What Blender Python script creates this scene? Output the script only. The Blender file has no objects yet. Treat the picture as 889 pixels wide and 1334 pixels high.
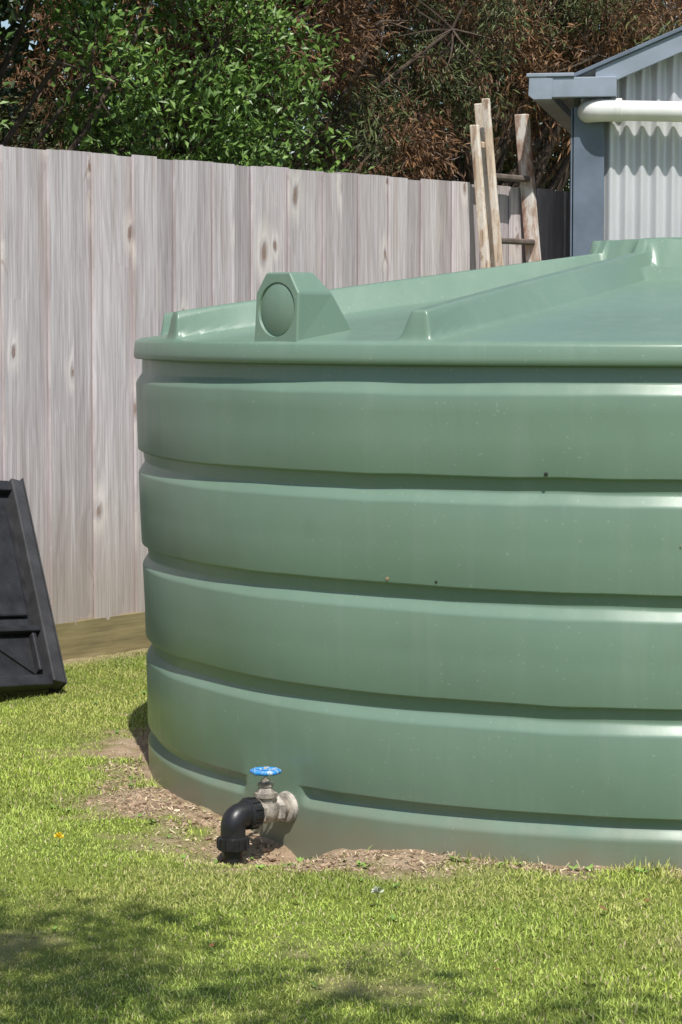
import bpy, bmesh, math, random
import numpy as np
from mathutils import Vector, Matrix
random.seed(7); rng=np.random.default_rng(11)
S=bpy.context.scene
S.view_settings.view_transform='Standard'; S.view_settings.look='None'; S.view_settings.exposure=0
C=bpy.context.collection
rad=math.radians
# ------------------------------------------------------------ helpers
def mesh_obj(name,verts,faces,mats=(),parent=None,smooth=False,fmat=None,loc=None):
    me=bpy.data.meshes.new(name)
    if isinstance(verts,np.ndarray): verts=verts.tolist()
    me.from_pydata(verts,[],faces); me.update()
    for m in mats: me.materials.append(m)
    if fmat is not None: me.polygons.foreach_set('material_index',np.array(fmat,dtype=np.int32))
    if smooth: me.polygons.foreach_set('use_smooth',np.ones(len(me.polygons),dtype=bool))
    o=bpy.data.objects.new(name,me); C.objects.link(o)
    if parent: o.parent=parent
    if loc: o.location=loc
    return o
def fast_mesh(name,V,counts,idx,mats,cols=None,parent=None,smooth=False,fmat=None):
    V=np.asarray(V,dtype=np.float32)
    me=bpy.data.meshes.new(name)
    me.vertices.add(len(V)); me.vertices.foreach_set('co',V.ravel())
    counts=np.asarray(counts,dtype=np.int32); idx=np.asarray(idx,dtype=np.int32)
    me.loops.add(len(idx)); me.loops.foreach_set('vertex_index',idx)
    me.polygons.add(len(counts))
    st=np.concatenate([[0],np.cumsum(counts)[:-1]]).astype(np.int32)
    me.polygons.foreach_set('loop_start',st); me.polygons.foreach_set('loop_total',counts)
    me.polygons.foreach_set('use_smooth',np.full(len(counts),smooth))
    for m in mats: me.materials.append(m)
    if fmat is not None: me.polygons.foreach_set('material_index',np.asarray(fmat,dtype=np.int32))
    if cols is not None:
        a=me.color_attributes.new('Col','FLOAT_COLOR','POINT')
        c=np.ones((len(V),4),dtype=np.float32); c[:,:3]=cols; a.data.foreach_set('color',c.ravel())
    me.update(calc_edges=True); me.validate()
    o=bpy.data.objects.new(name,me); C.objects.link(o)
    if parent: o.parent=parent
    return o
def empty(name,loc=(0,0,0),rotz=0):
    e=bpy.data.objects.new(name,None); C.objects.link(e); e.location=loc; e.rotation_euler[2]=rotz; return e
def bevel(o,w,seg=2,ang=30):
    m=o.modifiers.new('b','BEVEL'); m.width=w; m.segments=seg; m.limit_method='ANGLE'; m.angle_limit=rad(ang)
    return o
def frame(a):
    a=Vector(a).normalized(); u=a.orthogonal().normalized(); v=a.cross(u); return a,u,v
def tube(name,pts,rads,mat,parent=None,n=20,cap=True,smooth=True):
    pts=[Vector(p) for p in pts]; V=[];F=[]
    t0=(pts[1]-pts[0]).normalized(); u=t0.orthogonal().normalized()
    for i,p in enumerate(pts):
        if i==0:t=pts[1]-pts[0]
        elif i==len(pts)-1:t=pts[-1]-pts[-2]
        else:t=(pts[i+1]-pts[i-1])
        if t.length<1e-9: t=t0
        t=t.normalized(); u=(u-t*u.dot(t)).normalized(); v=t.cross(u); t0=t
        for k in range(n):
            a=2*math.pi*k/n; V.append(p+(u*math.cos(a)+v*math.sin(a))*rads[i])
    for i in range(len(pts)-1):
        for k in range(n):
            a=i*n+k;b=i*n+(k+1)%n; F.append((a,b,b+n,a+n))
    if cap: F.append(tuple(range(n-1,-1,-1))); F.append(tuple(range((len(pts)-1)*n,len(pts)*n)))
    o=mesh_obj(name,[tuple(v) for v in V],F,[mat],parent,smooth)
    if smooth:
        for p in o.data.polygons:
            if len(p.vertices)>4: p.use_smooth=False
        o.modifiers.new('es','EDGE_SPLIT').split_angle=rad(34)
    return o
def lathe(name,origin,axis,prof,mat,parent=None,n=32):
    a,u,v=frame(axis); o=Vector(origin)
    return tube(name,[o+a*p[0] for p in prof],[max(p[1],1e-4) for p in prof],mat,parent,n)
def beam_data(p0,p1,wv,dv):
    p0=Vector(p0);p1=Vector(p1);wv=Vector(wv)*.5;dv=Vector(dv)*.5
    V=[p+s*wv+t*dv for p in(p0,p1) for s,t in((-1,-1),(1,-1),(1,1),(-1,1))]
    F=[(0,1,2,3),(7,6,5,4),(0,4,5,1),(1,5,6,2),(2,6,7,3),(3,7,4,0)]
    return [tuple(v) for v in V],F
def beam(name,p0,p1,wv,dv,mat,parent=None,bev=.003):
    V,F=beam_data(p0,p1,wv,dv); o=mesh_obj(name,V,F,[mat],parent)
    bm=bmesh.new();bm.from_mesh(o.data);bmesh.ops.recalc_face_normals(bm,faces=bm.faces);bm.to_mesh(o.data);bm.free()
    if bev: bevel(o,bev)
    return o
def box(name,x0,x1,y0,y1,z0,z1,mat,parent=None,bev=.003):
    return beam(name,((x0+x1)/2,(y0+y1)/2,z0),((x0+x1)/2,(y0+y1)/2,z1),(x1-x0,0,0),(0,y1-y0,0),mat,parent,bev)
def hash2(ix,iy,s):
    h=(ix.astype(np.int64)*374761393+iy.astype(np.int64)*668265263+s*1442695041)&0xffffffff
    h=((h^(h>>13))*1274126177)&0xffffffff
    return ((h^(h>>16))&0xffff)/65535.0
def vnoise(x,y,s=0):
    ix=np.floor(x);iy=np.floor(y);fx=x-ix;fy=y-iy
    fx=fx*fx*(3-2*fx);fy=fy*fy*(3-2*fy)
    a=hash2(ix,iy,s);b=hash2(ix+1,iy,s);c=hash2(ix,iy+1,s);d=hash2(ix+1,iy+1,s)
    return (a*(1-fx)+b*fx)*(1-fy)+(c*(1-fx)+d*fx)*fy
def fbm(x,y,s=0,o=4):
    t=0;a=.5
    for i in range(o): t=t+a*vnoise(x*2**i,y*2**i,s+i); a*=.5
    return t/(1-.5**o)
def sstep(a,b,x):
    t=np.clip((x-a)/(b-a),0,1); return t*t*(3-2*t)
# ------------------------------------------------------------ node helpers
class M:
    def __init__(s,name):
        s.m=bpy.data.materials.new(name); s.m.use_nodes=True; s.t=s.m.node_tree; s.b=s.t.nodes['Principled BSDF']; s.out=s.t.nodes['Material Output']
    def n(s,ty,**k):
        x=s.t.nodes.new(ty)
        for a,b in k.items(): setattr(x,a,b)
        return x
    def l(s,a,b): s.t.links.new(a,b)
    def coord(s,scale=(1,1,1),out='Object'):
        c=s.n('ShaderNodeTexCoord'); mp=s.n('ShaderNodeMapping'); mp.inputs['Scale'].default_value=scale
        s.l(c.outputs[out],mp.inputs[0]); return mp.outputs[0]
    def noise(s,v,scale,detail=4,rough=.55,dist=0):
        x=s.n('ShaderNodeTexNoise'); s.l(v,x.inputs['Vector']); x.inputs['Scale'].default_value=scale; x.inputs['Detail'].default_value=detail
        x.inputs['Roughness'].default_value=rough; x.inputs['Distortion'].default_value=dist; return x.outputs['Fac']
    def ramp(s,f,stops,interp='LINEAR'):
        x=s.n('ShaderNodeValToRGB'); s.l(f,x.inputs[0]); r=x.color_ramp; r.interpolation=interp
        while len(r.elements)<len(stops): r.elements.new(.5)
        for e,(p,c) in zip(r.elements,stops):
            e.position=p; e.color=(c if isinstance(c,tuple) else (c,c,c))[:3]+(1,)
        return x.outputs[0]
    def mix(s,f,a,b,mode='MIX'):
        x=s.n('ShaderNodeMix',data_type='RGBA',blend_type=mode)
        for i,v in((0,f),(6,a),(7,b)):
            if isinstance(v,(int,float)): x.inputs[i].default_value=v
            elif isinstance(v,tuple): x.inputs[i].default_value=v+(1,)
            else: s.l(v,x.inputs[i])
        return x.outputs[2]
    def math(s,op,a,b=0,c=0):
        x=s.n('ShaderNodeMath',operation=op)
        for i,v in enumerate((a,b,c)):
            if isinstance(v,(int,float)): x.inputs[i].default_value=v
            else: s.l(v,x.inputs[i])
        return x.outputs[0]
    def bump(s,h,strength=.3,dist=.01):
        x=s.n('ShaderNodeBump'); s.l(h,x.inputs['Height']); x.inputs['Strength'].default_value=strength; x.inputs['Distance'].default_value=dist
        s.l(x.outputs[0],s.b.inputs['Normal']); return x
    def set(s,col=None,rough=None,metal=None,spec=None):
        for k,v in(('Base Color',col),('Roughness',rough),('Metallic',metal),('Specular IOR Level',spec)):
            if v is None: continue
            if isinstance(v,tuple): s.b.inputs[k].default_value=v+(1,)
            elif isinstance(v,(int,float)): s.b.inputs[k].default_value=v
            else: s.l(v,s.b.inputs[k])
        return s
def simple(name,c,rough=.5,metal=0,var=.25,scale=12,bump=.15,bd=.003,spec=.5):
    m=M(name); v=m.coord(); f=m.noise(v,scale,5)
    m.set(m.ramp(f,[(.3,tuple(x*(1-var) for x in c)),(.7,tuple(min(1,x*(1+var*.6)) for x in c))]),rough,metal,spec)
    m.bump(m.noise(v,scale*6,3),bump,bd); return m.m
# ------------------------------------------------------------ materials
def tank_material():
    m=M('green_tank_plastic'); v=m.coord()
    f1=m.noise(v,1.3,4); vs=m.coord((9,9,.7)); f2=m.noise(vs,1.6,5,.65); f3=m.noise(v,60,3)
    base=m.ramp(f1,[(.3,(.148,.230,.172)),(.7,(.170,.260,.195))])
    c=m.mix(m.ramp(f2,[(.5,0.),(.8,.35)]),base,(.235,.30,.245))
    spk=m.ramp(m.noise(v,95,2,.5),[(.69,0.),(.75,.45)])
    c=m.mix(spk,c,(.34,.41,.36))
    blot=m.ramp(m.noise(v,6,6,.7),[(.55,0.),(.8,.35)])
    c=m.mix(blot,c,(.125,.185,.142))
    scr=m.ramp(m.noise(m.coord((30,30,2.2)),2.2,3,.6),[(.70,0.),(.76,.22)])
    c=m.mix(scr,c,(.30,.36,.32))
    sep=m.n('ShaderNodeSeparateXYZ'); m.l(v,sep.inputs[0])
    z=m.math('ADD',sep.outputs[2],m.math('MULTIPLY',m.math('SUBTRACT',m.noise(v,7,5),.5),.16))
    dirt=m.ramp(z,[(.0,.75),(.12,0.)])
    c=m.mix(dirt,c,(.21,.19,.13))
    m.set(c,m.ramp(f2,[(.3,.30),(.8,.44)]),0,.6)
    h=m.math('ADD',m.noise(m.coord((1,1,.6)),3.2,2),m.math('MULTIPLY',f3,.02))
    m.bump(h,.3,.02); return m.m
MT=tank_material()
def leafmat(name,trans=0,rough=.45):
    m=M(name); a=m.n('ShaderNodeAttribute',attribute_name='Col')
    m.set(a.outputs['Color'],rough,0,.4)
    return m.m
ML=leafmat('leaf_green',0,.42); MW=leafmat('leaf_bronze',0,.55); MD=leafmat('leaf_dark',0,.5); MG=leafmat('grass_blade',0,.6)
MBARK=simple('bark',(.09,.065,.045),.9,0,.4,20,.6,.01)
def fence_material():
    m=M('weathered_pine'); a=m.n('ShaderNodeAttribute',attribute_name='Col')
    tc=m.n('ShaderNodeTexCoord'); off=m.n('ShaderNodeVectorMath',operation='MULTIPLY_ADD')
    m.l(a.outputs['Color'],off.inputs[0]); off.inputs[1].default_value=(13,0,17); m.l(tc.outputs['Object'],off.inputs[2])
    P=off.outputs[0]
    def mp(sc,src=P):
        x=m.n('ShaderNodeMapping'); x.inputs['Scale'].default_value=sc; m.l(src,x.inputs[0]); return x.outputs[0]
    sep=m.n('ShaderNodeSeparateXYZ'); m.l(P,sep.inputs[0])
    cb=m.n('ShaderNodeCombineXYZ'); m.l(m.math('MULTIPLY',sep.outputs[0],4.6),cb.inputs[0]); m.l(m.math('MULTIPLY',sep.outputs[2],2.0),cb.inputs[1])
    vo=m.n('ShaderNodeTexVoronoi',feature='F1',voronoi_dimensions='2D'); m.l(cb.outputs[0],vo.inputs['Vector']); vo.inputs['Scale'].default_value=1
    vc=m.n('ShaderNodeSeparateColor'); m.l(vo.outputs['Color'],vc.inputs[0])
    on=m.math('GREATER_THAN',vc.outputs[0],.56)
    size=m.math('MULTIPLY_ADD',vc.outputs[1],.75,.35)
    dn=m.noise(mp((34,1,12)),1,3); d0=m.math('ADD',vo.outputs['Distance'],m.math('MULTIPLY',m.math('SUBTRACT',dn,.5),.14))
    d=m.math('DIVIDE',d0,size)
    pull=m.math('MULTIPLY',m.math('DIVIDE',.035,m.math('ADD',m.math('MAXIMUM',d,0.),.06)),on)
    wob=m.noise(mp((2,1,.7)),1.5,3,.5)
    u=m.math('ADD',m.math('ADD',m.math('MULTIPLY',sep.outputs[0],15),m.math('MULTIPLY',pull,4.2)),m.math('MULTIPLY',wob,3.0))
    g=m.math('SINE',m.math('MULTIPLY',u,8.0)); g=m.math('MULTIPLY_ADD',g,.5,.5)
    g2=m.math('SINE',m.math('MULTIPLY',u,19.0)); g2=m.math('MULTIPLY_ADD',g2,.5,.5)
    fine=m.noise(mp((120,10,2.2)),1,4,.7)
    big=m.noise(mp((5,1,.9)),1.2,4,.6)
    base=m.ramp(big,[(.28,(.45,.405,.41)),(.5,(.63,.585,.595)),(.72,(.76,.72,.735))])
    c=m.mix(m.math('MULTIPLY',g,.38),base,(.80,.765,.775))
    c=m.mix(m.math('MULTIPLY',g2,.16),c,(.38,.32,.30))
    c=m.mix(m.ramp(fine,[(.35,.55),(.6,0.)]),c,(.29,.24,.225))
    st=m.noise(mp((14,1,.5)),1.0,4,.6)
    c=m.mix(m.ramp(st,[(.54,0.),(.70,.6)]),c,(.35,.275,.235))
    band=m.ramp(d,[(.09,0.),(.16,.5),(.36,0.)])
    c=m.mix(m.math('MULTIPLY',band,on),c,(.86,.80,.73))
    ring=m.ramp(d,[(.04,.75),(.07,.4),(.10,0.)])
    c=m.mix(m.math('MULTIPLY',ring,on),c,(.26,.17,.12))
    lp_=m.n('ShaderNodeSeparateXYZ'); m.l(vo.outputs['Position'],lp_.inputs[0]); c2=m.n('ShaderNodeSeparateXYZ'); m.l(cb.outputs[0],c2.inputs[0])
    dx=m.math('ABSOLUTE',m.math('ADD',m.math('SUBTRACT',c2.outputs[0],lp_.outputs[0]),m.math('MULTIPLY',m.math('SUBTRACT',wob,.5),.25))); dy=m.math('SUBTRACT',c2.outputs[1],lp_.outputs[1])
    vee=m.math('ABSOLUTE',m.math('SUBTRACT',m.math('MULTIPLY',dy,m.math('SIGN',m.math('SUBTRACT',vc.outputs[1],.4))),m.math('MULTIPLY',dx,m.math('MULTIPLY_ADD',vc.outputs[2],.9,.2))))
    vm=m.math('MULTIPLY',m.ramp(m.math('ADD',vee,m.math('MULTIPLY',dn,.06)),[(.025,.7),(.06,0.)]),m.ramp(vo.outputs['Distance'],[(.10,1.),(.34,0.)]))
    vm=m.math('MULTIPLY',vm,m.math('GREATER_THAN',vc.outputs[2],.5)); vm=m.math('MULTIPLY',vm,on)
    c=m.mix(vm,c,(.30,.21,.155))
    sc=m.n('ShaderNodeSeparateColor'); m.l(a.outputs['Color'],sc.inputs[0])
    c=m.mix(1.,c,m.ramp(sc.outputs[1],[(0.,(.72,.70,.71)),(1.,(1.08,1.06,1.07))]),'MULTIPLY')
    s2=m.n('ShaderNodeSeparateXYZ'); m.l(tc.outputs['Object'],s2.inputs[0])
    zz=m.math('ADD',s2.outputs[2],m.math('MULTIPLY',m.noise(mp((9,1,2)),1,4),-.5))
    c=m.mix(m.ramp(zz,[(-.05,.5),(.45,0.)]),c,(.36,.29,.235))
    m.set(c,.85,0,.15)
    m.bump(m.math('ADD',m.math('MULTIPLY',g,.5),fine),.6,.003); return m.m
MF=fence_material()
MPL=(lambda m:(m.set(m.ramp(m.noise(m.coord((1,1,9)),3,5,.6),[(.3,(.18,.145,.075)),(.6,(.30,.245,.12)),(.8,(.36,.30,.18))]),.85),m.bump(m.noise(m.coord((1,1,30)),3,4),.4,.003),m.m)[2])(M('treated_plinth'))
def ground_material():
    m=M('lawn_soil'); v=m.coord(); a=m.n('ShaderNodeAttribute',attribute_name='Col'); sc=m.n('ShaderNodeSeparateColor'); m.l(a.outputs['Color'],sc.inputs[0])
    g=m.mix(m.noise(v,2.2,5,.6),(.13,.19,.03),(.22,.28,.055))
    g=m.mix(m.ramp(m.noise(v,70,3,.7),[(.4,0.),(.7,.4)]),g,(.24,.21,.10))
    s=m.ramp(m.noise(v,9,7,.7),[(.3,(.24,.165,.10)),(.5,(.42,.31,.21)),(.7,(.56,.44,.31))])
    s=m.mix(m.ramp(m.noise(v,130,3,.7),[(.45,0.),(.7,.5)]),s,(.15,.10,.065))
    m.set(m.mix(sc.outputs[0],g,s),.95,0,.1)
    m.bump(m.math('ADD',m.noise(v,40,6,.7),m.noise(v,150,3,.6)),.8,.012); return m.m
MGR=ground_material()
# ------------------------------------------------------------ camera / sun / sky
CZ=1.43
cam=bpy.data.cameras.new('camera'); co=bpy.data.objects.new('camera',cam); C.objects.link(co)
co.location=(0,0,CZ); co.rotation_euler=(rad(90-4.33),0,0)
cam.sensor_fit='VERTICAL'; cam.sensor_height=36; cam.lens=3200/1334*36; cam.clip_end=800; S.camera=co
AZ=7; EL=58
sd=Vector((math.sin(rad(AZ))*math.cos(rad(EL)),-math.cos(rad(AZ))*math.cos(rad(EL)),math.sin(rad(EL))))
sl=bpy.data.lights.new('sun','SUN'); sl.energy=5.0; sl.angle=rad(.5); sl.color=(1,.965,.90)
so=bpy.data.objects.new('sun',sl); C.objects.link(so); so.rotation_euler=sd.to_track_quat('Z','Y').to_euler(); so.location=(2,-4,8)
w=bpy.data.worlds.new('World'); S.world=w; w.use_nodes=True; nt=w.node_tree
sk=nt.nodes.new('ShaderNodeTexSky'); sk.sky_type='NISHITA'; sk.sun_disc=False; sk.sun_elevation=rad(EL); sk.sun_rotation=rad(180-AZ)
nt.links.new(sk.outputs[0],nt.nodes['Background'].inputs[0]); nt.nodes['Background'].inputs[1].default_value=.12
# ------------------------------------------------------------ layout constants
TX,TY=1.13,8.12
RT=1.80
def tp(phi,r):
    p=rad(phi); return (TX-math.sin(p)*r, TY-math.cos(p)*r)
FO=np.array([-1.413,10.17]); FD=np.array([.6075,.7943]); FN=np.array([.7943,-.6075])
def fp(t,n,z): q=FO+FD*t+FN*n; return Vector((q[0],q[1],z))
OUT=tp(46.6,1.765)
def gz(x,y):
    x=np.asarray(x,float);y=np.asarray(y,float)
    near=np.exp(-((x)**2+(y-7)**2)/60.)
    z=(fbm(x*.8,y*.8,3,3)-.5)*.035*near+(fbm(x*5,y*5,9,2)-.5)*.012*near
    d2=(x-(OUT[0]-.10))**2+(y-(OUT[1]-.14))**2
    d3=(x-(OUT[0]+.02))**2+(y-(OUT[1]-.09))**2
    return z-.075*np.exp(-d2/(2*.17**2))-.06*np.exp(-d3/(2*.05**2))
def soil(x,y):
    x=np.asarray(x,float);y=np.asarray(y,float)
    d=np.hypot(x-TX,y-TY)-1.77; phi=np.degrees(np.arctan2(TX-x,TY-y))
    wd=.02+.24*sstep(18,42,phi)*(1-sstep(62,80,phi))+.07*sstep(60,75,phi)
    n=(fbm(x*5,y*5,5,4)-.5)
    a=1-sstep(wd-.10,wd+.20,d+n*.75)
    ft=(x-FO[0])*FN[0]+(y-FO[1])*FN[1]
    b=(1-sstep(.0,.22,ft+n*.3))*.8
    c=sstep(.60,.75,fbm(x*2.5,y*2.5,21,4))*.4
    return np.clip(np.maximum(np.maximum(a,b),c),0,1)
# ------------------------------------------------------------ ground
def axis(lo,hi,step,far):
    a=np.arange(lo,hi,step); out=[];v=step;p=hi
    while p<far: out.append(p); v*=1.35; p+=v
    out.append(far); v=step;p=lo;neg=[]
    while p>-far: v*=1.35; p-=v; neg.append(max(p,-far))
    return np.unique(np.concatenate([np.array(neg[::-1]),a,np.array(out)]))
gx=axis(-2.6,2.6,.025,400); gy=axis(4.2,11.4,.03,400)
X,Y=np.meshgrid(gx,gy); Z=gz(X,Y)+ (fbm(X*14,Y*14,30,3)-.5)*.028*soil(X,Y)*(np.hypot(X,Y-7)<6)
nx,ny=len(gx),len(gy); V=np.stack([X.ravel(),Y.ravel(),Z.ravel()],1)
I=np.arange(nx*ny).reshape(ny,nx); q=np.stack([I[:-1,:-1],I[:-1,1:],I[1:,1:],I[1:,:-1]],-1).reshape(-1,4)
sm=soil(V[:,0],V[:,1]); cols=np.stack([sm,sm,sm],1)
fast_mesh('ground',V,np.full(len(q),4),q.ravel(),[MGR],cols,smooth=True)
# ------------------------------------------------------------ grass
def make_grass():
    n=400000
    y=rng.uniform(4.6,11.0,n); x=rng.uniform(-1,1,n)*(y*.139+.6)
    s=soil(x,y); inside=np.hypot(x-TX,y-TY)<1.79
    ft=(x-FO[0])*FN[0]+(y-FO[1])*FN[1]
    keep=(~inside)&(ft>.03)&(rng.random(n)>s*.95)&~((y>9.3)&(x>.2))
    x=x[keep];y=y[keep];n=len(x); s=s[keep]
    z=gz(x,y)-.003
    lush=fbm(x*1.6,y*1.6,40,4)
    L=rng.uniform(.007,.020,n)*(.5+1.1*lush)*(1-.45*s)
    nearwall=np.exp(-np.abs(np.hypot(x-TX,y-TY)-1.79)/.04); L*=1+nearwall*1.7
    tall=rng.random(n)<.012; L[tall]*=1.9
    wd=rng.uniform(.0010,.0020,n)
    az=rng.uniform(0,2*np.pi,n); lean=np.abs(rng.normal(.55,.4,n)).clip(0,1.4)
    dx=np.cos(az)*np.sin(lean);dy=np.sin(az)*np.sin(lean);dz=np.cos(lean)
    sx=-np.sin(az+rng.normal(0,.6,n));sy=np.cos(az)
    b=np.stack([x,y,z],1);D=np.stack([dx,dy,dz],1);W=np.stack([sx,sy,np.zeros(n)],1)*wd[:,None]
    mid=b+D*(L*.55)[:,None]; tip=b+D*L[:,None]+np.stack([dx,dy,-.35*np.ones(n)],1)*(L*.22)[:,None]
    V=np.stack([b-W,b+W,mid+W*.8,mid-W*.8,tip],1).reshape(-1,3)
    o=np.arange(n)*5
    idx=np.stack([o,o+1,o+2,o+3, o+3,o+2,o+4],1).ravel(); cnt=np.tile([4,3],n)
    r=rng.random(n); k=fbm(x*3,y*3,60,4)
    c=np.stack([.28+.14*k+.05*r,.385+.12*k+.05*r,.065+.04*r],1)
    c*= (.84+.36*r)[:,None]
    dark=sstep(.46,.62,fbm(x*1.1,y*1.9,77,4)); c*= (1-.32*dark)[:,None]
    yl=sstep(.48,.66,fbm(x*2.3,y*2.3,91,4))[:,None]; c=c*(1-.5*yl)+np.array([.48,.45,.15])*.5*yl
    straw=rng.random(n)<(.09+.5*s); c[straw]=np.array([.55,.46,.26])*(.6+.5*rng.random(straw.sum()))[:,None]
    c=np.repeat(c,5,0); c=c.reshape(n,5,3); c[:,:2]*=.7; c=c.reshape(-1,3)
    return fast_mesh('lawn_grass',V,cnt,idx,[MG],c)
make_grass()
def make_debris():
    n=9000; ph=rng.uniform(8,88,n); r=1.79+np.abs(rng.normal(0,.20,n)); p=np.radians(ph)
    x=TX-np.sin(p)*r;y=TY-np.cos(p)*r; k=(soil(x,y)>.3)&(rng.random(n)<.6); x=x[k];y=y[k];n=len(x)
    z=gz(x,y)+(fbm(x*14,y*14,30,3)-.5)*.028*soil(x,y)+.002
    az=rng.uniform(0,6.28,n); L=rng.uniform(.004,.018,n); wd=rng.uniform(.0007,.0022,n)
    D=np.stack([np.cos(az),np.sin(az),rng.normal(.1,.3,n)],1)*L[:,None]; W=np.stack([-np.sin(az),np.cos(az),rng.normal(0,.4,n)],1)*wd[:,None]
    b=np.stack([x,y,z],1); V=np.stack([b-W,b+W,b+D+W,b+D-W],1).reshape(-1,3)
    base=np.array([[.60,.48,.33],[.40,.28,.18],[.18,.12,.08],[.52,.44,.28]])[rng.integers(0,4,n)]*(.6+.7*rng.random(n))[:,None]
    fast_mesh('dry_mulch',V,np.full(n,4),np.arange(n*4),[MG],np.repeat(base,4,0))
make_debris()
def clods():
    V=[];F=[]
    for i in range(520):
        ph=random.uniform(18,82); r=1.80+abs(random.gauss(0,.16)); x,y=tp(ph,r)
        if soil(x,y)<.4: continue
        z=float(gz(x,y)); s=random.uniform(.003,.011)
        bm=bmesh.new(); bmesh.ops.create_icosphere(bm,subdivisions=1,radius=s)
        b=len(V)
        for v in bm.verts: V.append((x+v.co.x*random.uniform(.7,1.4),y+v.co.y*random.uniform(.7,1.4),z+v.co.z*random.uniform(.5,1)))
        F+=[tuple(b+v.index for v in f.verts) for f in bm.faces]; bm.free()
    mesh_obj('soil_clods',V,F,[simple('clod',(.38,.27,.18),.95,0,.5,30)])
clods()
def weeds():
    V=[];F=[];cc=[]
    for i in range(80):
        if i<26:
            ph=random.uniform(25,84); x,y=tp(ph,1.84+random.random()*.35)
        elif i<40: x,y=tp(random.uniform(-10,30),1.83+random.random()*.04)
        else: y=random.uniform(5.1,9.5); x=random.uniform(-1,1)*y*.15
        if math.hypot(x-TX,y-TY)<1.82: continue
        z=float(gz(x,y))+.004; g=random.uniform(.7,1.4)
        for k in range(random.randint(5,10)):
            a=random.uniform(0,6.28); L=random.uniform(.008,.024); up=random.uniform(.25,.8); wv=L*.22
            d=Vector((math.cos(a),math.sin(a),up)).normalized(); s=Vector((-math.sin(a),math.cos(a),0))*wv; o=Vector((x,y,z)); b=len(V)
            V+= [tuple(o),tuple(o+d*L*.6+s),tuple(o+d*L),tuple(o+d*L*.6-s)]; F.append((b,b+1,b+2,b+3)); cc+=[(.17*g,.28*g,.06*g)]*4
    V=np.array(V); idx=np.array(F).ravel(); fast_mesh('lawn_weeds',V,np.full(len(F),4),idx,[ML],np.array(cc))
weeds()
def flower(name,x,y,h,col,r,stem=(.12,.2,.04)):
    e=empty(name,(x,y,float(gz(x,y))))
    tube('stem',[(0,0,0),(.003,0,h*.5),(0,.002,h)],[.0015,.0014,.0013],simple(name+'_stem',stem,.6),e,6)
    V=[];F=[]
    for k in range(46):
        a=k*2.4; el=random.uniform(.0,1.3); L=r*random.uniform(.7,1)
        d=Vector((math.cos(a)*math.cos(el),math.sin(a)*math.cos(el),math.sin(el))); s=d.orthogonal().normalized()*r*.14; o=Vector((0,0,h)); b=len(V)
        V+=[tuple(o-s*.3),tuple(o+d*L-s),tuple(o+d*L*1.1),tuple(o+d*L+s)]; F.append((b,b+1,b+2,b+3))
    mesh_obj('petals',V,F,[simple(name+'_petal',col,.6)],e)
flower('dandelion_flower',-.775,6.66,.03,(.85,.60,.02),.015)
flower('dandelion_seed_head',.09,5.97,.04,(.42,.45,.34),.017)
def fallen_leaf():
    V=[];F=[];cc=[]
    for (x,y,L) in [(.64,5.83,.03),(.66,5.86,.02),(-.1,6.0,.025),(.74,5.93,.02),(-.75,6.2,.02),(.35,5.3,.02),(-.3,5.5,.02)]:
        a=random.uniform(0,6.28); z=float(gz(x,y))+.018; b=len(V); o=Vector((x,y,z)); d=Vector((math.cos(a),math.sin(a),.25)); s=Vector((-math.sin(a),math.cos(a),.2))*L*.3
        V+=[tuple(o),tuple(o+d*L*.5+s),tuple(o+d*L),tuple(o+d*L*.5-s)]; F.append((b,b+1,b+2,b+3)); cc+=[(.24,.11,.05)]*4
    fast_mesh('fallen_leaves',np.array(V),np.full(len(F),4),np.array(F).ravel(),[ML],np.array(cc))
fallen_leaf()
# ------------------------------------------------------------ water tank
tank=empty('water_tank',(TX,TY,0))
g=.0205; gu=.0165
def chamf(zt):
    return [(zt-.10,.0),(zt-.007,.0),(zt-.002,.0012),(zt+.003,.0040),(zt+.011,.0092),(zt+.019,.0146),(zt+.025,.0186),(zt+.029,g),(zt+.034,g)]
def under(zb):
    return [(zb-.010,gu),(zb-.0055,gu),(zb-.0040,gu-.001),(zb-.0025,.004),(zb-.0012,.0010),(zb+.002,0),(zb+.10,0)]
prof=[(-.18,.0),(.02,.0),(.068,.0)]+chamf(.080)[1:8]+under(.137)[1:6]
for zt,zb in((.358,.430),(.662,.733),(.960,1.032)): prof+=chamf(zt)+under(zb)
prof+=[(1.20,0)]+chamf(1.252)[1:8]+[(1.322,g),(1.35,.027),(1.36,.05)]
def tank_body():
    nphi=1080; pz=np.array([p[0] for p in prof]); pi=np.array([p[1] for p in prof])
    ph=np.arange(nphi)*360/nphi-180
    pad=sstep(43.9,45.0,ph)*(1-sstep(52.4,53.6,ph))
    Vv=np.zeros((len(pz),nphi,3))
    for i,(z,ins) in enumerate(zip(pz,pi)):
        R=RT-.034*(1-np.clip(z,0,1.27)/1.27)
        a=np.radians(ph)
        r=R-ins*(1-(pad if z<.2 else 0))
        r=r+.0022*np.sin(a*7+z*3)+.0016*np.sin(a*13-z*7+1)+.0022*(vnoise(ph*.13+200,np.full(nphi,round(z*3.2)*1.0),3)-.5)
        Vv[i,:,0]=-np.sin(a)*r; Vv[i,:,1]=-np.cos(a)*r; Vv[i,:,2]=z+.0018*np.sin(a*5+round(z*3.3)*2.1)+.003*(vnoise(ph*.22+300,np.full(nphi,round(z*3.3)*1.0),8)-.5)
    I=np.arange(len(pz)*nphi).reshape(len(pz),nphi); J=np.roll(I,-1,1)
    q=np.stack([I[:-1],I[1:],J[1:],J[:-1]],-1).reshape(-1,4)
    fast_mesh('wall',Vv.reshape(-1,3),np.full(len(q),4),q.ravel(),[MT],parent=tank,smooth=True)
tank_body()
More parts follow.
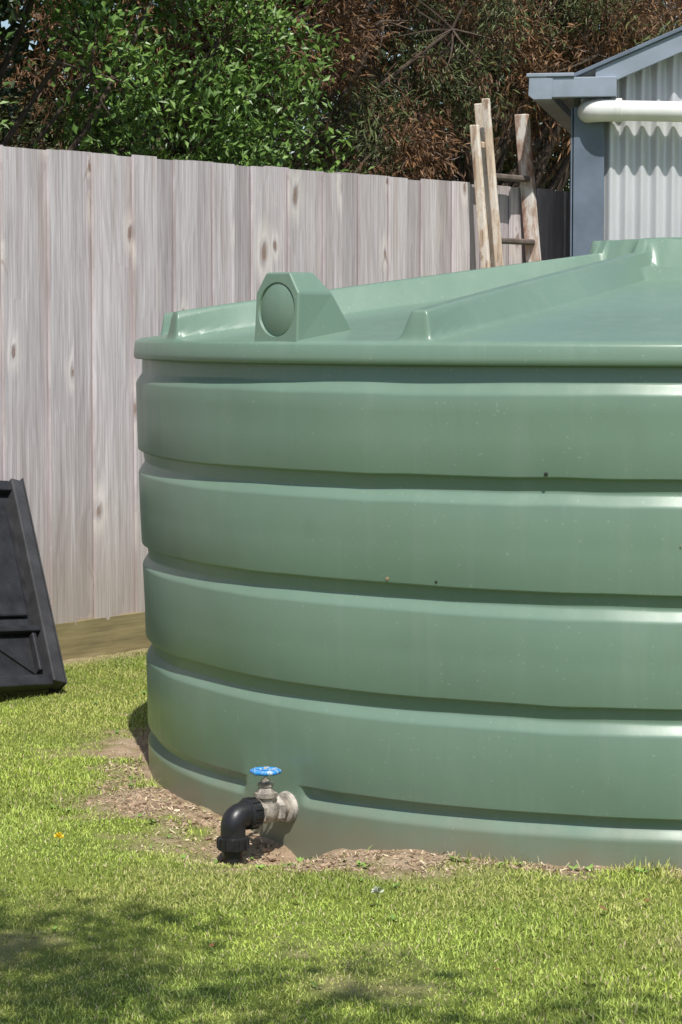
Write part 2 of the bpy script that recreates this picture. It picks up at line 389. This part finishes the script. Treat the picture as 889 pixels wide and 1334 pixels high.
def tank_lid():
    nphi=1800; ph=np.arange(nphi)*360/nphi-180; a=np.radians(ph)
    RL=1.807
    rings=[(1.60,1.335,0),(1.775,1.335,0),(1.795,1.3255,0),(1.803,1.326,0),(RL,1.330,0),(RL,1.345,0),(RL-.003,1.376,0),(RL-.007,1.383,0),(RL-.014,1.386,0)]
    rr=list(np.linspace(RL-.02,RL-.10,30))+list(np.linspace(RL-.115,.20,80))+[.185,.17,.1]
    rib_ax=[30.6+35.5*k for k in range(-1,9)]
    V=[]
    for r,z,_ in rings: V.append(np.stack([-np.sin(a)*r,-np.cos(a)*r,np.full(nphi,z)],1))
    for r in rr:
        f=(RL-r)/RL
        z=1.387+.238*f**.95
        zz=np.full(nphi,z)
        h=.080
        endf=sstep(RL-.018,RL-.034,np.array(r))
        best=np.zeros(nphi)
        for ax in rib_ax:
            d=np.radians((ph-ax+180)%360-180)
            s=r*np.sin(d); s=np.where(np.abs(d)>1.2,9,s)
            right=1-np.clip((-s-.004)/(.014+.05*math.sin(math.pi*min(1,f*1.1))),0,1)
            left=1-sstep(.035,.09,s)
            best=np.maximum(best,np.where(s<0,right,left))
        zz=zz+h*best*endf
        if r<.40:
            rad8=r*np.cos(((a+.2)%(math.pi/4))-math.pi/8)
            zz=np.maximum(zz,1.615+.092*(1-sstep(.292,.308,rad8)))
        V.append(np.stack([-np.sin(a)*r,-np.cos(a)*r,zz],1))
    V=np.array(V); k=len(V)
    I=np.arange(k*nphi).reshape(k,nphi); J=np.roll(I,-1,1)
    q=np.stack([I[:-1],I[1:],J[1:],J[:-1]],-1).reshape(-1,4)
    cnt=np.concatenate([np.full(len(q),4),[nphi]]); idx=np.concatenate([q.ravel(),I[-1]])
    o=fast_mesh('lid',V.reshape(-1,3),cnt,idx,[MT],parent=tank,smooth=True)
tank_lid()
lathe('manhole_cover',(0.02,0.0,1.700),(0,0,1),[(0,.17),(.012,.17),(.016,.165),(.016,.02)],MT,tank,40)
def lug(phi,name):
    p=rad(phi); n=Vector((-math.sin(p),-math.cos(p),0)); t=Vector((n.y*-1,n.x,0)); 
    o=n*1.792+Vector((0,0,1.378))
    fr=[(-.092,0),(.092,0),(.090,.145),(.050,.202),(-.050,.202),(-.090,.145)]
    def bd(z): return .105+(.20-z)/.20*.135
    V=[tuple(o+t*a+Vector((0,0,z))-n*(.0+z*.05)) for a,z in fr]+[tuple(o+t*a*(1 if z<.1 else .92)+Vector((0,0,z))-n*bd(z)) for a,z in fr]
    k=6; F=[tuple(range(k)),tuple(range(2*k-1,k-1,-1))]+[(i,i+k,(i+1)%k+k,(i+1)%k) for i in range(k)]
    ob=mesh_obj(name,V,F,[MT],tank)
    bm=bmesh.new();bm.from_mesh(ob.data);bmesh.ops.recalc_face_normals(bm,faces=bm.faces);bm.to_mesh(ob.data);bm.free()
    bevel(ob,.006,3)
    c=o+Vector((0,0,.098))-n*.005
    cut=lathe('cut',c+n*.03,-n,[(0,.077),(.038,.077)],MT,tank,56); cut.modifiers.clear()
    bm=bmesh.new();bm.from_mesh(cut.data);bmesh.ops.recalc_face_normals(bm,faces=bm.faces);bm.to_mesh(cut.data);bm.free()
    bo=ob.modifiers.new('bo','BOOLEAN'); bo.operation='DIFFERENCE'; bo.object=cut; bo.solver='EXACT'
    bpy.context.view_layer.update()
    dg=bpy.context.evaluated_depsgraph_get(); me=bpy.data.meshes.new_from_object(ob.evaluated_get(dg))
    ob.modifiers.clear(); ob.data=me
    bpy.data.objects.remove(cut)
    lathe(name+'_disc',c-n*.012,n,[(0,.0705),(.0065,.0705),(.0075,.0690),(.0075,.001)],MT,tank,56)
for i,ph in enumerate((47.2,167.2,-72.8)): lug(ph,'lifting_lug_%d'%(i+1))
MDK=simple('dark_screw',(.02,.02,.015),.6)
MBR=simple('brass_screw',(.45,.33,.2),.4,.6)
for ph,z,m,r in((19.3,1.043,MDK,.005),(5.6,1.236,MDK,.0035),(34.2,.745,MBR,.005),(29.3,.745,MDK,.0035),(0.6,.745,MBR,.006),(8,.86,MBR,.002)):
    p=rad(ph); n=Vector((-math.sin(p),-math.cos(p),0)); R=RT-.034*(1-z/1.27)
    lathe('screw',n*(R-.004)+Vector((0,0,z)),n,[(0,r),(.006,r),(.007,r*.6)],m,tank,12)
# ------------------------------------------------------------ outlet valve
valve=empty('gate_valve',(OUT[0],OUT[1],.066))
p=rad(46.6); n=Vector((-math.sin(p),-math.cos(p),0)); up=Vector((0,0,1))
MV=simple('weathered_brass',(.40,.355,.30),.6,.3,.65,30,.5,.004)
MVW=simple('pale_fitting',(.52,.47,.41),.65,0,.6,28,.4,.003)
MBK=simple('black_poly',(.018,.018,.020),.38,0,.5,30,.2,.002)
lathe('tank_flange',n*-.02,n,[(0,.045),(.024,.045),(.028,.042),(.034,.042),(.036,.034)],MVW,valve,30)
lathe('nipple',n*.01,n,[(0,.027),(.05,.027)],MV,valve)
lathe('inlet_hex',n*.035,n,[(0,.036),(.002,.038),(.020,.038),(.022,.036)],MVW,valve,6)
lathe('body',n*.055,n,[(0,.027),(.008,.031),(.022,.036),(.034,.036),(.048,.031),(.056,.027)],MV,valve)
lathe('outlet_hex',n*.108,n,[(0,.036),(.002,.038),(.020,.038),(.022,.036)],MV,valve,6)
c=n*.083
lathe('bonnet',c+up*.02,up,[(0,.028),(.015,.027),(.02,.034),(.032,.034),(.034,.026),(.048,.019),(.05,.023),(.060,.023),(.062,.014),(.07,.012)],MV,valve,8)
lathe('stem',c+up*.085,up,[(0,.005),(.034,.005)],MV,valve,12)
MBL=M('blue_paint'); vv=MBL.coord(); MBL.set(MBL.mix(MBL.ramp(MBL.noise(vv,70,4),[(.52,0.),(.60,.8)]),(.03,.24,.58),(.60,.66,.70)),.4); MBL=MBL.m
whl=c+up*.112
def ringtube(name,ctr,R,r,mat,parent,k=40,m=10,wav=0):
    V=[];F=[]
    for i in range(k):
        a=2*math.pi*i/k
        RR=R*(1+wav*math.cos(a*8))
        for j in range(m):
            b=2*math.pi*j/m; V.append(tuple(ctr+Vector((math.cos(a)*(RR+r*math.cos(b)),math.sin(a)*(RR+r*math.cos(b)),r*1.0*math.sin(b)))))
    for i in range(k):
        for j in range(m): F.append((i*m+j,((i+1)%k)*m+j,((i+1)%k)*m+(j+1)%m,i*m+(j+1)%m))
    return mesh_obj(name,V,F,[mat],parent,True)
ringtube('handwheel_rim',whl,.037,.0068,MBL,valve,64,10,.05)
lathe('handwheel_hub',whl-up*.009,up,[(0,.010),(.014,.010),(.016,.007)],MBL,valve,16)
lathe('wheel_nut',whl+up*.006,up,[(0,.006),(.006,.006)],MVW,valve,6)
for k in range(5):
    a=k*2*math.pi/5+.4; d=Vector((math.cos(a),math.sin(a),0))
    beam('handwheel_spoke_%d'%k,whl+d*.006,whl+d*.034,d.cross(up)*.009,up*.005,MBL,valve,.001)
e0=n*.122
lathe('elbow_nut',e0,n,[(0,.036),(.003,.043),(.034,.043),(.038,.038),(.040,.032)],MBK,valve,24)
XE=.205
pts=[n*.150,n*(XE-.032)]
for k in range(1,9):
    th=k/8*math.pi/2; pts.append(n*(XE-.030+.030*math.sin(th))-up*.030*(1-math.cos(th)))
pts.append(n*XE-up*.080)
tube('elbow',pts,[.035]*len(pts),MBK,valve,24)
lathe('elbow_lower_nut',n*XE-up*.056,-up,[(0,.035),(.003,.043),(.036,.043),(.040,.036)],MBK,valve,24)
tube('down_pipe',[n*XE-up*.08,n*XE-up*.25],[.029,.029],MBK,valve,24)
for k in range(12):
    a=k*2*math.pi/12; aa,u1,v1=frame(n)
    d=u1*math.cos(a)+v1*math.sin(a); beam('rib_a%d'%k,e0+d*.044+n*.004,e0+d*.044+n*.032,d*.004,d.cross(n)*.006,MBK,valve,.001)
    d=Vector((math.cos(a),math.sin(a),0)); b0=n*XE-up*.060; beam('rib_b%d'%k,b0+d*.044,b0+d*.044-up*.030,d*.004,d.cross(up)*.006,MBK,valve,.001)
# ------------------------------------------------------------ paling fence
FEND=4.66
fence=empty('paling_fence',(FO[0],FO[1],0),math.atan2(FD[1],FD[0]))
def palings():
    V=[];F=[];cc=[]
    t=-6.0
    while t<FEND-.1:
        for layer in(0,1):
            w=random.uniform(.138,.156) if layer else random.uniform(.172,.185)
            x=t+(.135 if layer else 0)+random.uniform(-.009,.009); yb=(-.0215 if layer else 0)-random.uniform(0,.004); th=.0135
            z0=.155+random.uniform(-.01,.012); z1=2.17+random.uniform(-.005,.006)
            sk=random.uniform(-.006,.006); cup=random.uniform(-.003,.004)
            col=(random.random(),(.35+.65*random.random()) if layer else .7*random.random(),random.random())
            xs=[-w/2,-w/4,0,w/4,w/2]; zs=np.linspace(z0,z1,9); ph=random.uniform(0,6); am=random.uniform(.001,.0055)
            b=len(V)
            for z in zs:
                f=(z-z0)/(z1-z0); bow=am*math.sin(f*4+ph)
                for xx in xs:
                    V.append((x+xx+sk*f+bow*.5,yb-cup*(1-(2*xx/w)**2)+bow*.4,z))
                for xx in xs: V.append((x+xx+sk*f+bow*.5,yb+th+bow*.4,z))
            for r in range(8):
                o=b+r*10
                for k in range(4):
                    F.append((o+k,o+k+1,o+k+11,o+k+10)); F.append((o+5+k+1,o+5+k,o+15+k,o+15+k+1))
                F.append((o+5,o,o+10,o+15)); F.append((o+4,o+9,o+19,o+14))
            for o,fl in((b,1),(b+80,0)):
                for k in range(4):
                    f4=(o+k,o+5+k,o+6+k,o+1+k); F.append(f4 if fl else f4[::-1])
            cc+=[col]*90
        t+=.27
    idx=np.array(F).ravel(); fast_mesh('palings',np.array(V),np.full(len(F),4),idx,[MF],np.array(cc),parent=fence)
palings()
t=-6.0
k=0
while t<FEND-.1:
    t1=min(t+2.4,FEND)
    beam('plinth_%d'%k,(t+.002,-.012,.065),(t1-.002,-.012,.065),(0,.025,0),(0,0,.2),MPL,fence,.002)
    box('post_%d'%k,t-.06,t+.06,.07,.17,-.1,2.1,MF,fence)
    for z in(.4,1.15,1.9): beam('rail_%d'%k,(t,.0445,z),(t1-.002,.0445,z),(0,.045,0),(0,0,.075),MF,fence,.002)
    t+=2.4;k+=1
# ------------------------------------------------------------ ladder
MLW=M('old_ladder_wood'); f=MLW.noise(MLW.coord((1,1,.10)),30,5,.6)
cx=MLW.mix(MLW.ramp(f,[(.46,0.),(.62,1.)]),(.64,.52,.40),(.30,.19,.13)); cx=MLW.mix(MLW.ramp(MLW.noise(MLW.coord((1,1,.5)),14,5,.7),[(.48,0.),(.56,.7)]),cx,(.76,.70,.63)); MLW.set(cx,.8); MLW.bump(f,.4,.003); MLW=MLW.m
MLR=M('old_ladder_rusty'); f=MLR.noise(MLR.coord((1,1,.3)),16,6,.7)
MLR.set(MLR.ramp(f,[(.38,(.25,.12,.075)),(.5,(.50,.38,.31)),(.58,(.72,.67,.62))]),.8); MLR.bump(f,.4,.003); MLR=MLR.m
MLD=simple('ladder_rung_wood',(.18,.14,.12),.8,0,.4,20)
lad=empty('wooden_ladder',tuple(fp(3.5,.3,0)))
off=lad.location
def lp(t,z,dn=0): return fp(t,.035+dn+(2.6-z)*.104,z)-off
FD3=Vector((FD[0],FD[1],0)); FN3=Vector((FN[0],FN[1],0))
for nm,t,zt,dn,wt,wn,mm in(('rail_left',3.475,2.585,0,.030,.070,MLW),('rail_right',3.86,2.555,0,.035,.080,MLR),('rear_rail_left',3.31,2.46,.06,.024,.05,MLW),('rear_rail_inner',3.39,2.60,.09,.020,.045,MLW)):
    beam(nm,lp(t,0.0,dn),lp(t,zt,dn),FD3*wt,FN3*wn,mm,lad,.006)
for i,z in enumerate((.24,.57,.90,1.22,1.55,1.875,2.21)):
    beam('rung_%d'%i,lp(3.48,z),lp(3.85,z),FN3*.06,Vector((0,0,.03)),MLD,lad,.008)
beam('top_plate',lp(3.30,2.36,.05),lp(3.40,2.36,.05),FN3*.03,Vector((0,0,.035)),MLW,lad,.006)
# ------------------------------------------------------------ plastic pallet leaning at the left
pal=empty('plastic_pallet',(-1.10,9.50,0))
MPB=simple('black_moulded_plastic',(.022,.022,.025),.55,0,.6,14,.3,.004)
MPB2=simple('paler_black_plastic',(.040,.040,.043),.65,0,.5,10,.3,.004)  # slightly paler black for the right edge and side skirt
e=Vector((-.25,.66,.76)); h=-FD3
eN=e.normalized(); h2=(h-eN*h.dot(eN)).normalized(); h=(h*.75+h2*.25).normalized()
nn=h.cross(eN)
if nn.y>0: nn=-nn
LH=e.length; LW=1.0
def pq(a,b,c=0): return h*a+eN*b+nn*c+Vector((0,0,.01))
def pb(nm,a0,b0,a1,b1,w,c0,c1,m=None):
    A=pq(a0,b0,(c0+c1)/2);B=pq(a1,b1,(c0+c1)/2); d=(B-A).normalized(); s=d.cross(nn).normalized()
    beam(nm,A,B,s*w,nn*(c1-c0),m or MPB,pal,.006)
beam('deck',pq(.03,LH/2,.006),pq(LW-.03,LH/2,.006),eN*(LH-.06),nn*.012,MPB,pal,.002)
pb('edge_right',.035,.01,.035,LH-.01,.058,0,.060,MPB2); pb('edge_left',LW-.02,0,LW-.02,LH,.04,0,.05)
pb('edge_top',.066,LH-.035,LW-.045,LH-.035,.05,0,.05); pb('edge_bottom',.066,.03,LW-.045,.03,.05,0,.05)
for i in range(3):
    a0=.10+i*.29
    beam('panel_%d'%i,pq(a0,.5*LH+.09,.022),pq(a0+.25,.5*LH+.09,.022),eN*.50*LH,nn*.02,MPB,pal,.01)
    pb('pocket_v%d'%i,a0,.08,a0,.26,.022,.012,.042); pb('pocket_w%d'%i,a0+.25,.08,a0+.25,.26,.022,.012,.042)
    pb('pocket_d%d'%i,a0+.01,.08,a0+.24,.26,.026,.012,.022)
for j,b in enumerate((.28,)): pb('rib_h%d'%j,.066,b,LW-.045,b,.028,.012,.046)
beam('side_skirt',pq(.0,.0,.0),pq(.0,LH,.0),h*.006,nn*.12,MPB2,pal,.002)
# ------------------------------------------------------------ shed
SS=1.057
shed=empty('corrugated_shed',(1.236,13.0,0),rad(-10)); shed.scale=(SS,SS,SS)
MZ=M('zinc_sheet'); vz=MZ.coord((1,1,.25)); fz=MZ.noise(vz,5,5,.6); MZ.set(MZ.ramp(fz,[(.3,(.50,.51,.54)),(.7,(.64,.65,.67))]),.42,.25); MZ.bump(MZ.noise(vz,20,3),.1,.003); MZ=MZ.m
MGB=simple('blue_grey_trim',(.14,.175,.23),.5,0,.25,6,.1)
MGL=simple('pale_trim',(.27,.315,.38),.45,0,.2,6,.1)
MPW=simple('white_pvc',(.78,.78,.75),.35,0,.12,6,.05)
SW=3.2; pitch=math.tan(rad(22.5)); RZ=2.483
def corr(name,origin,U,Vdir,Nn,L,hfun,mat,parent,pitchc=.076,amp=.0150):
    nseg=int(L/pitchc*10); V=[];F=[]
    for i in range(nseg+1):
        u=L*i/nseg; o=amp*math.cos(2*math.pi*u/pitchc)
        z0,z1=hfun(u)
        V.append(tuple(Vector(origin)+U*u+Vdir*z0+Nn*o)); V.append(tuple(Vector(origin)+U*u+Vdir*z1+Nn*o))
    for i in range(nseg): F.append((2*i,2*i+2,2*i+3,2*i+1))
    return mesh_obj(name,V,F,[mat],parent,True)
Xv=Vector((1,0,0));Yv=Vector((0,1,0));Zv=Vector((0,0,1))
corr('gable_wall',(0.02,0,0),Xv,Zv,-Yv,SW-.04,lambda u:(0,RZ+.03+pitch*min(u,SW-u)),MZ,shed)
corr('side_wall',(0,.02,0),Yv,Zv,-Xv,2.6,lambda u:(0,RZ),MZ,shed)
corr('side_wall_far',(SW,.02,0),Yv,Zv,Xv,2.6,lambda u:(0,RZ),MZ,shed)
corr('back_wall',(0.02,2.62,0),Xv,Zv,Yv,SW-.04,lambda u:(0,RZ+.03+pitch*min(u,SW-u)),MZ,shed)
sl1=Vector((1,0,pitch)).normalized(); sl2=Vector((-1,0,pitch)).normalized()
LS=(SW/2+.14)/math.cos(rad(22.5))
for nm,o0,s in(('roof_left',Vector((-.14,-.10,RZ+.075-.14*pitch)),sl1),('roof_right',Vector((SW+.14,-.10,RZ+.075-.14*pitch)),sl2)):
    corr(nm,o0,Yv,s,Zv,2.85,lambda u:(0,LS),MZ,shed)
box('corner_post',-.012,.140,-.042,-.017,0,RZ-.05,MGB,shed); box('corner_post_return',-.026,-.017,-.040,.12,0,RZ-.05,MGB,shed)
box('corner_post_far',SW-.1,SW+.012,-.042,-.017,0,RZ-.05,MGB,shed)
def barge(nm,x0,x1,sgn,y,mat,z0,h,th):
    zb=lambda x: z0+pitch*(x if sgn>0 else SW-x)
    V=[(x0,y,zb(x0)),(x1,y,zb(x1)),(x1,y,zb(x1)+h),(x0,y,zb(x0)+h),(x0,y+th,zb(x0)),(x1,y+th,zb(x1)),(x1,y+th,zb(x1)+h),(x0,y+th,zb(x0)+h)]
    o=mesh_obj(nm,V,[(0,1,2,3),(7,6,5,4),(0,4,5,1),(1,5,6,2),(2,6,7,3),(3,7,4,0)],[mat],shed); bevel(o,.003)
barge('barge_left',.10,SW/2,1,-.125,MGL,RZ-.015,.100,.02); barge('barge_right',SW-.1,SW/2,-1,-.125,MGL,RZ-.015,.100,.02)
barge('barge_cap_left',-.05,SW/2,1,-.14,MGB,RZ+.087,.02,.05); barge('barge_cap_right',SW+.05,SW/2,-1,-.14,MGB,RZ+.087,.02,.05)
box('eave_return',-.15,.205,-.155,-.105,RZ-.012,RZ+.085,MGL,shed); box('eave_lip',-.235,-.0,-.165,-.10,RZ+.088,RZ+.106,MGL,shed)
box('eave_soffit',-.20,.20,-.10,-.04,RZ-.01,RZ+.0,MGB,shed)
prf=[(-.22,.10),(-.225,.0),(-.20,-.02),(-.11,-.02),(-.105,.08)]
V=[];F=[]
for y in(-.158,2.75):
    for x,z in prf: V.append((x,y,RZ+z))
    for x,z in prf[::-1]: V.append((x+(.004 if x<-.15 else -.004),y,RZ+z+(.004 if z<0 else 0)))
kk=len(prf)*2
for i in range(kk): F.append((i,(i+1)%kk,(i+1)%kk+kk,i+kk))
mesh_obj('gutter',V,F,[MGL],shed)
mesh_obj('gutter_end_cap',[(x,-.160,RZ+z) for x,z in prf],[tuple(range(5))],[MGL],shed)
zp=2.408
tube('pvc_pipe',[(.16,-.11,zp),(SW-.2,-.11,zp-.10)],[.050,.050],MPW,shed,24)
el=[]
for k in range(9):
    th=k/8*math.pi/2; el.append(Vector((.16-.10*math.sin(th),-.11+.085*(1-math.cos(th)),zp)))
tube('pipe_elbow',[Vector((.21,-.11,zp))]+el,[.0555]*10,MPW,shed,24)
lathe('pipe_collar',(.20,-.11,zp),Xv,[(0,.058),(.03,.058)],MPW,shed)
for xb in(.75,1.5,2.3): box('pipe_strap',xb,xb+.02,-.172,-.02,zp-.09,zp+.05,MGB,shed)
# ------------------------------------------------------------ trees
def tree(name,base,height,blobs,ntw,per,L,Wd,colfn,mat,droop=0,spread=.09,trunk_r=.09,shell=.5,seed=1,gap=.30,gf=2.6):
    r=np.random.default_rng(seed); random.seed(seed)
    V=[];cnt=[];idx=[];fm=[];cl=[]
    vb=0
    def addtube(p0,p1,r0,r1,k=6,seg=4):
        nonlocal vb
        a,u,v=frame(p1-p0); j=Vector((random.uniform(-1,1),random.uniform(-1,1),random.uniform(-.5,.5)))*(p1-p0).length*.08
        for s in range(seg+1):
            f=s/seg; c=p0.lerp(p1,f)+j*math.sin(f*math.pi); rr=r0+(r1-r0)*f
            for q in range(k):
                an=2*math.pi*q/k; V.append(tuple(c+(u*math.cos(an)+v*math.sin(an))*rr))
        for s in range(seg):
            for q in range(k):
                x=vb+s*k+q;y=vb+s*k+(q+1)%k; idx.extend((x,y,y+k,x+k)); cnt.append(4); fm.append(1)
        cl.extend([(.1,.07,.05)]*((seg+1)*k)); vb+=(seg+1)*k
    B=Vector(base); top=B+Vector((0,0,height*.75))
    addtube(B-Vector((0,0,.1)),top,trunk_r,trunk_r*.35,10,8)
    tot=sum(b[3]*b[4]*b[5] for b in blobs)
    allc=[]
    for (x,y,z,rx,ry,rz) in blobs:
        c=Vector((x,y,z)); st=B.lerp(top,min(.95,max(.15,(z-B.z)/height*.6)))
        addtube(st,c,trunk_r*.36,trunk_r*.12,7,5)
        for q in range(9):
            d=Vector((random.gauss(0,1)*rx,random.gauss(0,1)*ry,random.gauss(0,1)*rz)); d=d*(.75/max(.01,(Vector((d.x/rx,d.y/ry,d.z/rz)).length)))
            addtube(c,c+d,trunk_r*.10,.003,5,3)
        m=int(ntw*rx*ry*rz/tot); d=r.normal(size=(m,3)); d/=np.linalg.norm(d,axis=1)[:,None]
        rr=r.random(m)**(1/3.)*(1-shell)+shell*(.72+.35*r.random(m))
        rr*= .82+.36*vnoise(d[:,0]*2.5+x*3,d[:,1]*2.5+d[:,2]*3.1,seed)
        pc=np.array([x,y,z])+d*rr[:,None]*np.array([rx,ry,rz]); allc.append(np.concatenate([pc,d],1))
    A=np.concatenate(allc); T=A[:,:3]; O=A[:,3:]
    gp=vnoise(T[:,0]*gf,T[:,2]*gf+T[:,1]*1.7,seed+5); k=gp>gap; T=T[k];O=O[k]
    n=len(T)*per; tw=np.repeat(np.arange(len(T)),per)
    tone=r.random(len(T))
    if droop: 
        tdir=r.normal(size=(len(T),3))*.8+O*.5; tdir[:,2]-=droop
        D=r.normal(size=(n,3))*.45+tdir[tw]; posj=r.normal(size=(n,3))*spread*.55+ (tdir/np.linalg.norm(tdir,axis=1)[:,None])[tw]*r.uniform(-1.3,1.3,n)[:,None]*spread
    else:
        D=r.normal(size=(n,3))*.75+O[tw]*.8; D[:,2]+=.25; posj=r.normal(size=(n,3))*spread
    D/=np.linalg.norm(D,axis=1)[:,None]
    b=T[tw]+posj
    s=np.cross(D,r.normal(size=(n,3))*.6+np.array([0,0,1.])); s/=np.linalg.norm(s,axis=1)[:,None]+1e-6
    nr=np.cross(s,D)
    LL=(L*r.uniform(.6,1.25,n))[:,None]; WW=(Wd*r.uniform(.7,1.2,n))[:,None]
    mid=b+D*LL*.5
    q=np.stack([b,mid+s*WW*.5+nr*WW*.15,b+D*LL-nr*LL*.08,mid-s*WW*.5+nr*WW*.15],1).reshape(-1,3)
    o=vb+np.arange(n)*4; qi=np.stack([o,o+1,o+2,o,o+2,o+3],1).ravel()
    cols=colfn(r,n,tone[tw],T[tw])
    Vall=np.concatenate([np.array(V),q]); idxa=np.concatenate([np.array(idx),qi]); cn=np.concatenate([np.array(cnt),np.full(2*n,3)])
    fa=np.concatenate([np.array(fm),np.zeros(2*n)]); ca=np.concatenate([np.array(cl),np.repeat(cols,4,0)])
    return fast_mesh(name,Vall,cn,idxa,[mat,MBARK],ca,fmat=fa)
def green(r,n,t,P):
    a=np.array([.045,.095,.018]);b=np.array([.18,.30,.06]); m=(t*.6+r.random(n)*.4)[:,None]**1.2; return a*(1-m)+b*m
def dgreen(r,n,t,P):
    a=np.array([.018,.04,.013]);b=np.array([.05,.09,.025]); m=(t*.6+r.random(n)*.4)[:,None]; return a*(1-m)+b*m
def bronze(r,n,t,P):
    a=np.array([.06,.03,.016]);b=np.array([.36,.20,.09]); m=(t*.6+r.random(n)*.4)[:,None]**1.5; c=a*(1-m)+b*m
    gk=(t>.30)&(vnoise(P[:,0]*1.3,P[:,2]*1.3,4)>.54); c[gk]=np.array([.10,.125,.045])*(.35+1.2*r.random(gk.sum()))[:,None]; return c
def blobs_line(t0,t1,k,n0,n1,z0,z1,r0,r1,sd):
    rr=random.Random(sd); L=[]
    for i in range(k):
        t=t0+(t1-t0)*(i+.5)/k+rr.uniform(-.2,.2); q=fp(t,-rr.uniform(n0,n1),rr.uniform(z0,z1)); s=rr.uniform(r0,r1)
        L.append((q.x,q.y,q.z,s,s*rr.uniform(.8,1.1),s*rr.uniform(.75,1)))
    return L
b=fp(.6,-1.3,0)
bl=blobs_line(-1.6,2.0,16,.7,1.4,2.0,3.9,.42,.62,3)
for t,nn_,z,r_ in((1.9,-.65,2.5,.30),(2.25,-.7,2.85,.33),(1.7,-.6,3.1,.36),(1.2,-.6,2.6,.36),(2.9,-.75,2.40,.26),(2.75,-.8,2.95,.33),(2.5,-.7,2.6,.28),(.1,-.6,2.45,.34)):
    q_=fp(t,nn_,z); bl.append((q_.x,q_.y,q_.z,r_,r_,r_))
tree('pittosporum_shrub',(b.x,b.y,0),4.2,bl,5400,17,.052,.024,green,ML,seed=3,trunk_r=.07,gap=.38,gf=3.6,spread=.08)
b=fp(-.9,-1.6,0)
tree('pittosporum_shrub.001',(b.x,b.y,0),4.5,blobs_line(-3.0,1.9,17,1.5,2.5,2.0,4.4,.55,.85,5),3400,14,.065,.032,dgreen,MD,seed=5,trunk_r=.08)
b=fp(3.6,-2.6,0)
tree('bronze_wattle_tree',(b.x,b.y,0),6.0,blobs_line(2.7,6.2,28,1.3,2.6,2.2,4.6,.28,.52,8),3400,26,.075,.013,bronze,MW,droop=.45,spread=.085,seed=8,trunk_r=.09,shell=.5,gap=.40,gf=3.5)
b=fp(7.6,-2.8,0)
tree('bronze_wattle_tree.001',(b.x,b.y,0),6.5,blobs_line(6.3,10.5,20,1.8,3.2,2.9,5.4,.45,.7,12),2800,22,.09,.014,bronze,MW,droop=.45,spread=.10,seed=12,trunk_r=.10,gap=.36)
b=fp(5.5,-5.5,0)
tree('background_conifer',(b.x,b.y,0),7.0,blobs_line(-.5,13.0,32,3.9,5.4,1.8,5.8,.9,1.2,21),3600,13,.15,.075,dgreen,MD,seed=21,trunk_r=.16,spread=.18,gap=.22)
tree('garden_tree',(-1.3,-.2,0),5.6,[(-.36,2.45,5.0,.46,.42,.32),(-.75,2.05,5.1,.7,.5,.5),(.08,2.15,4.9,.42,.25,.25),(.62,1.9,5.0,.45,.2,.25),(-1.05,1.3,5.3,.7,.7,.5),(-1.2,.3,5.0,.9,.9,.7),(-1.5,-.6,5.2,.9,.9,.7)],1400,15,.075,.036,green,MD,seed=31,trunk_r=.10,spread=.10)
print('done')
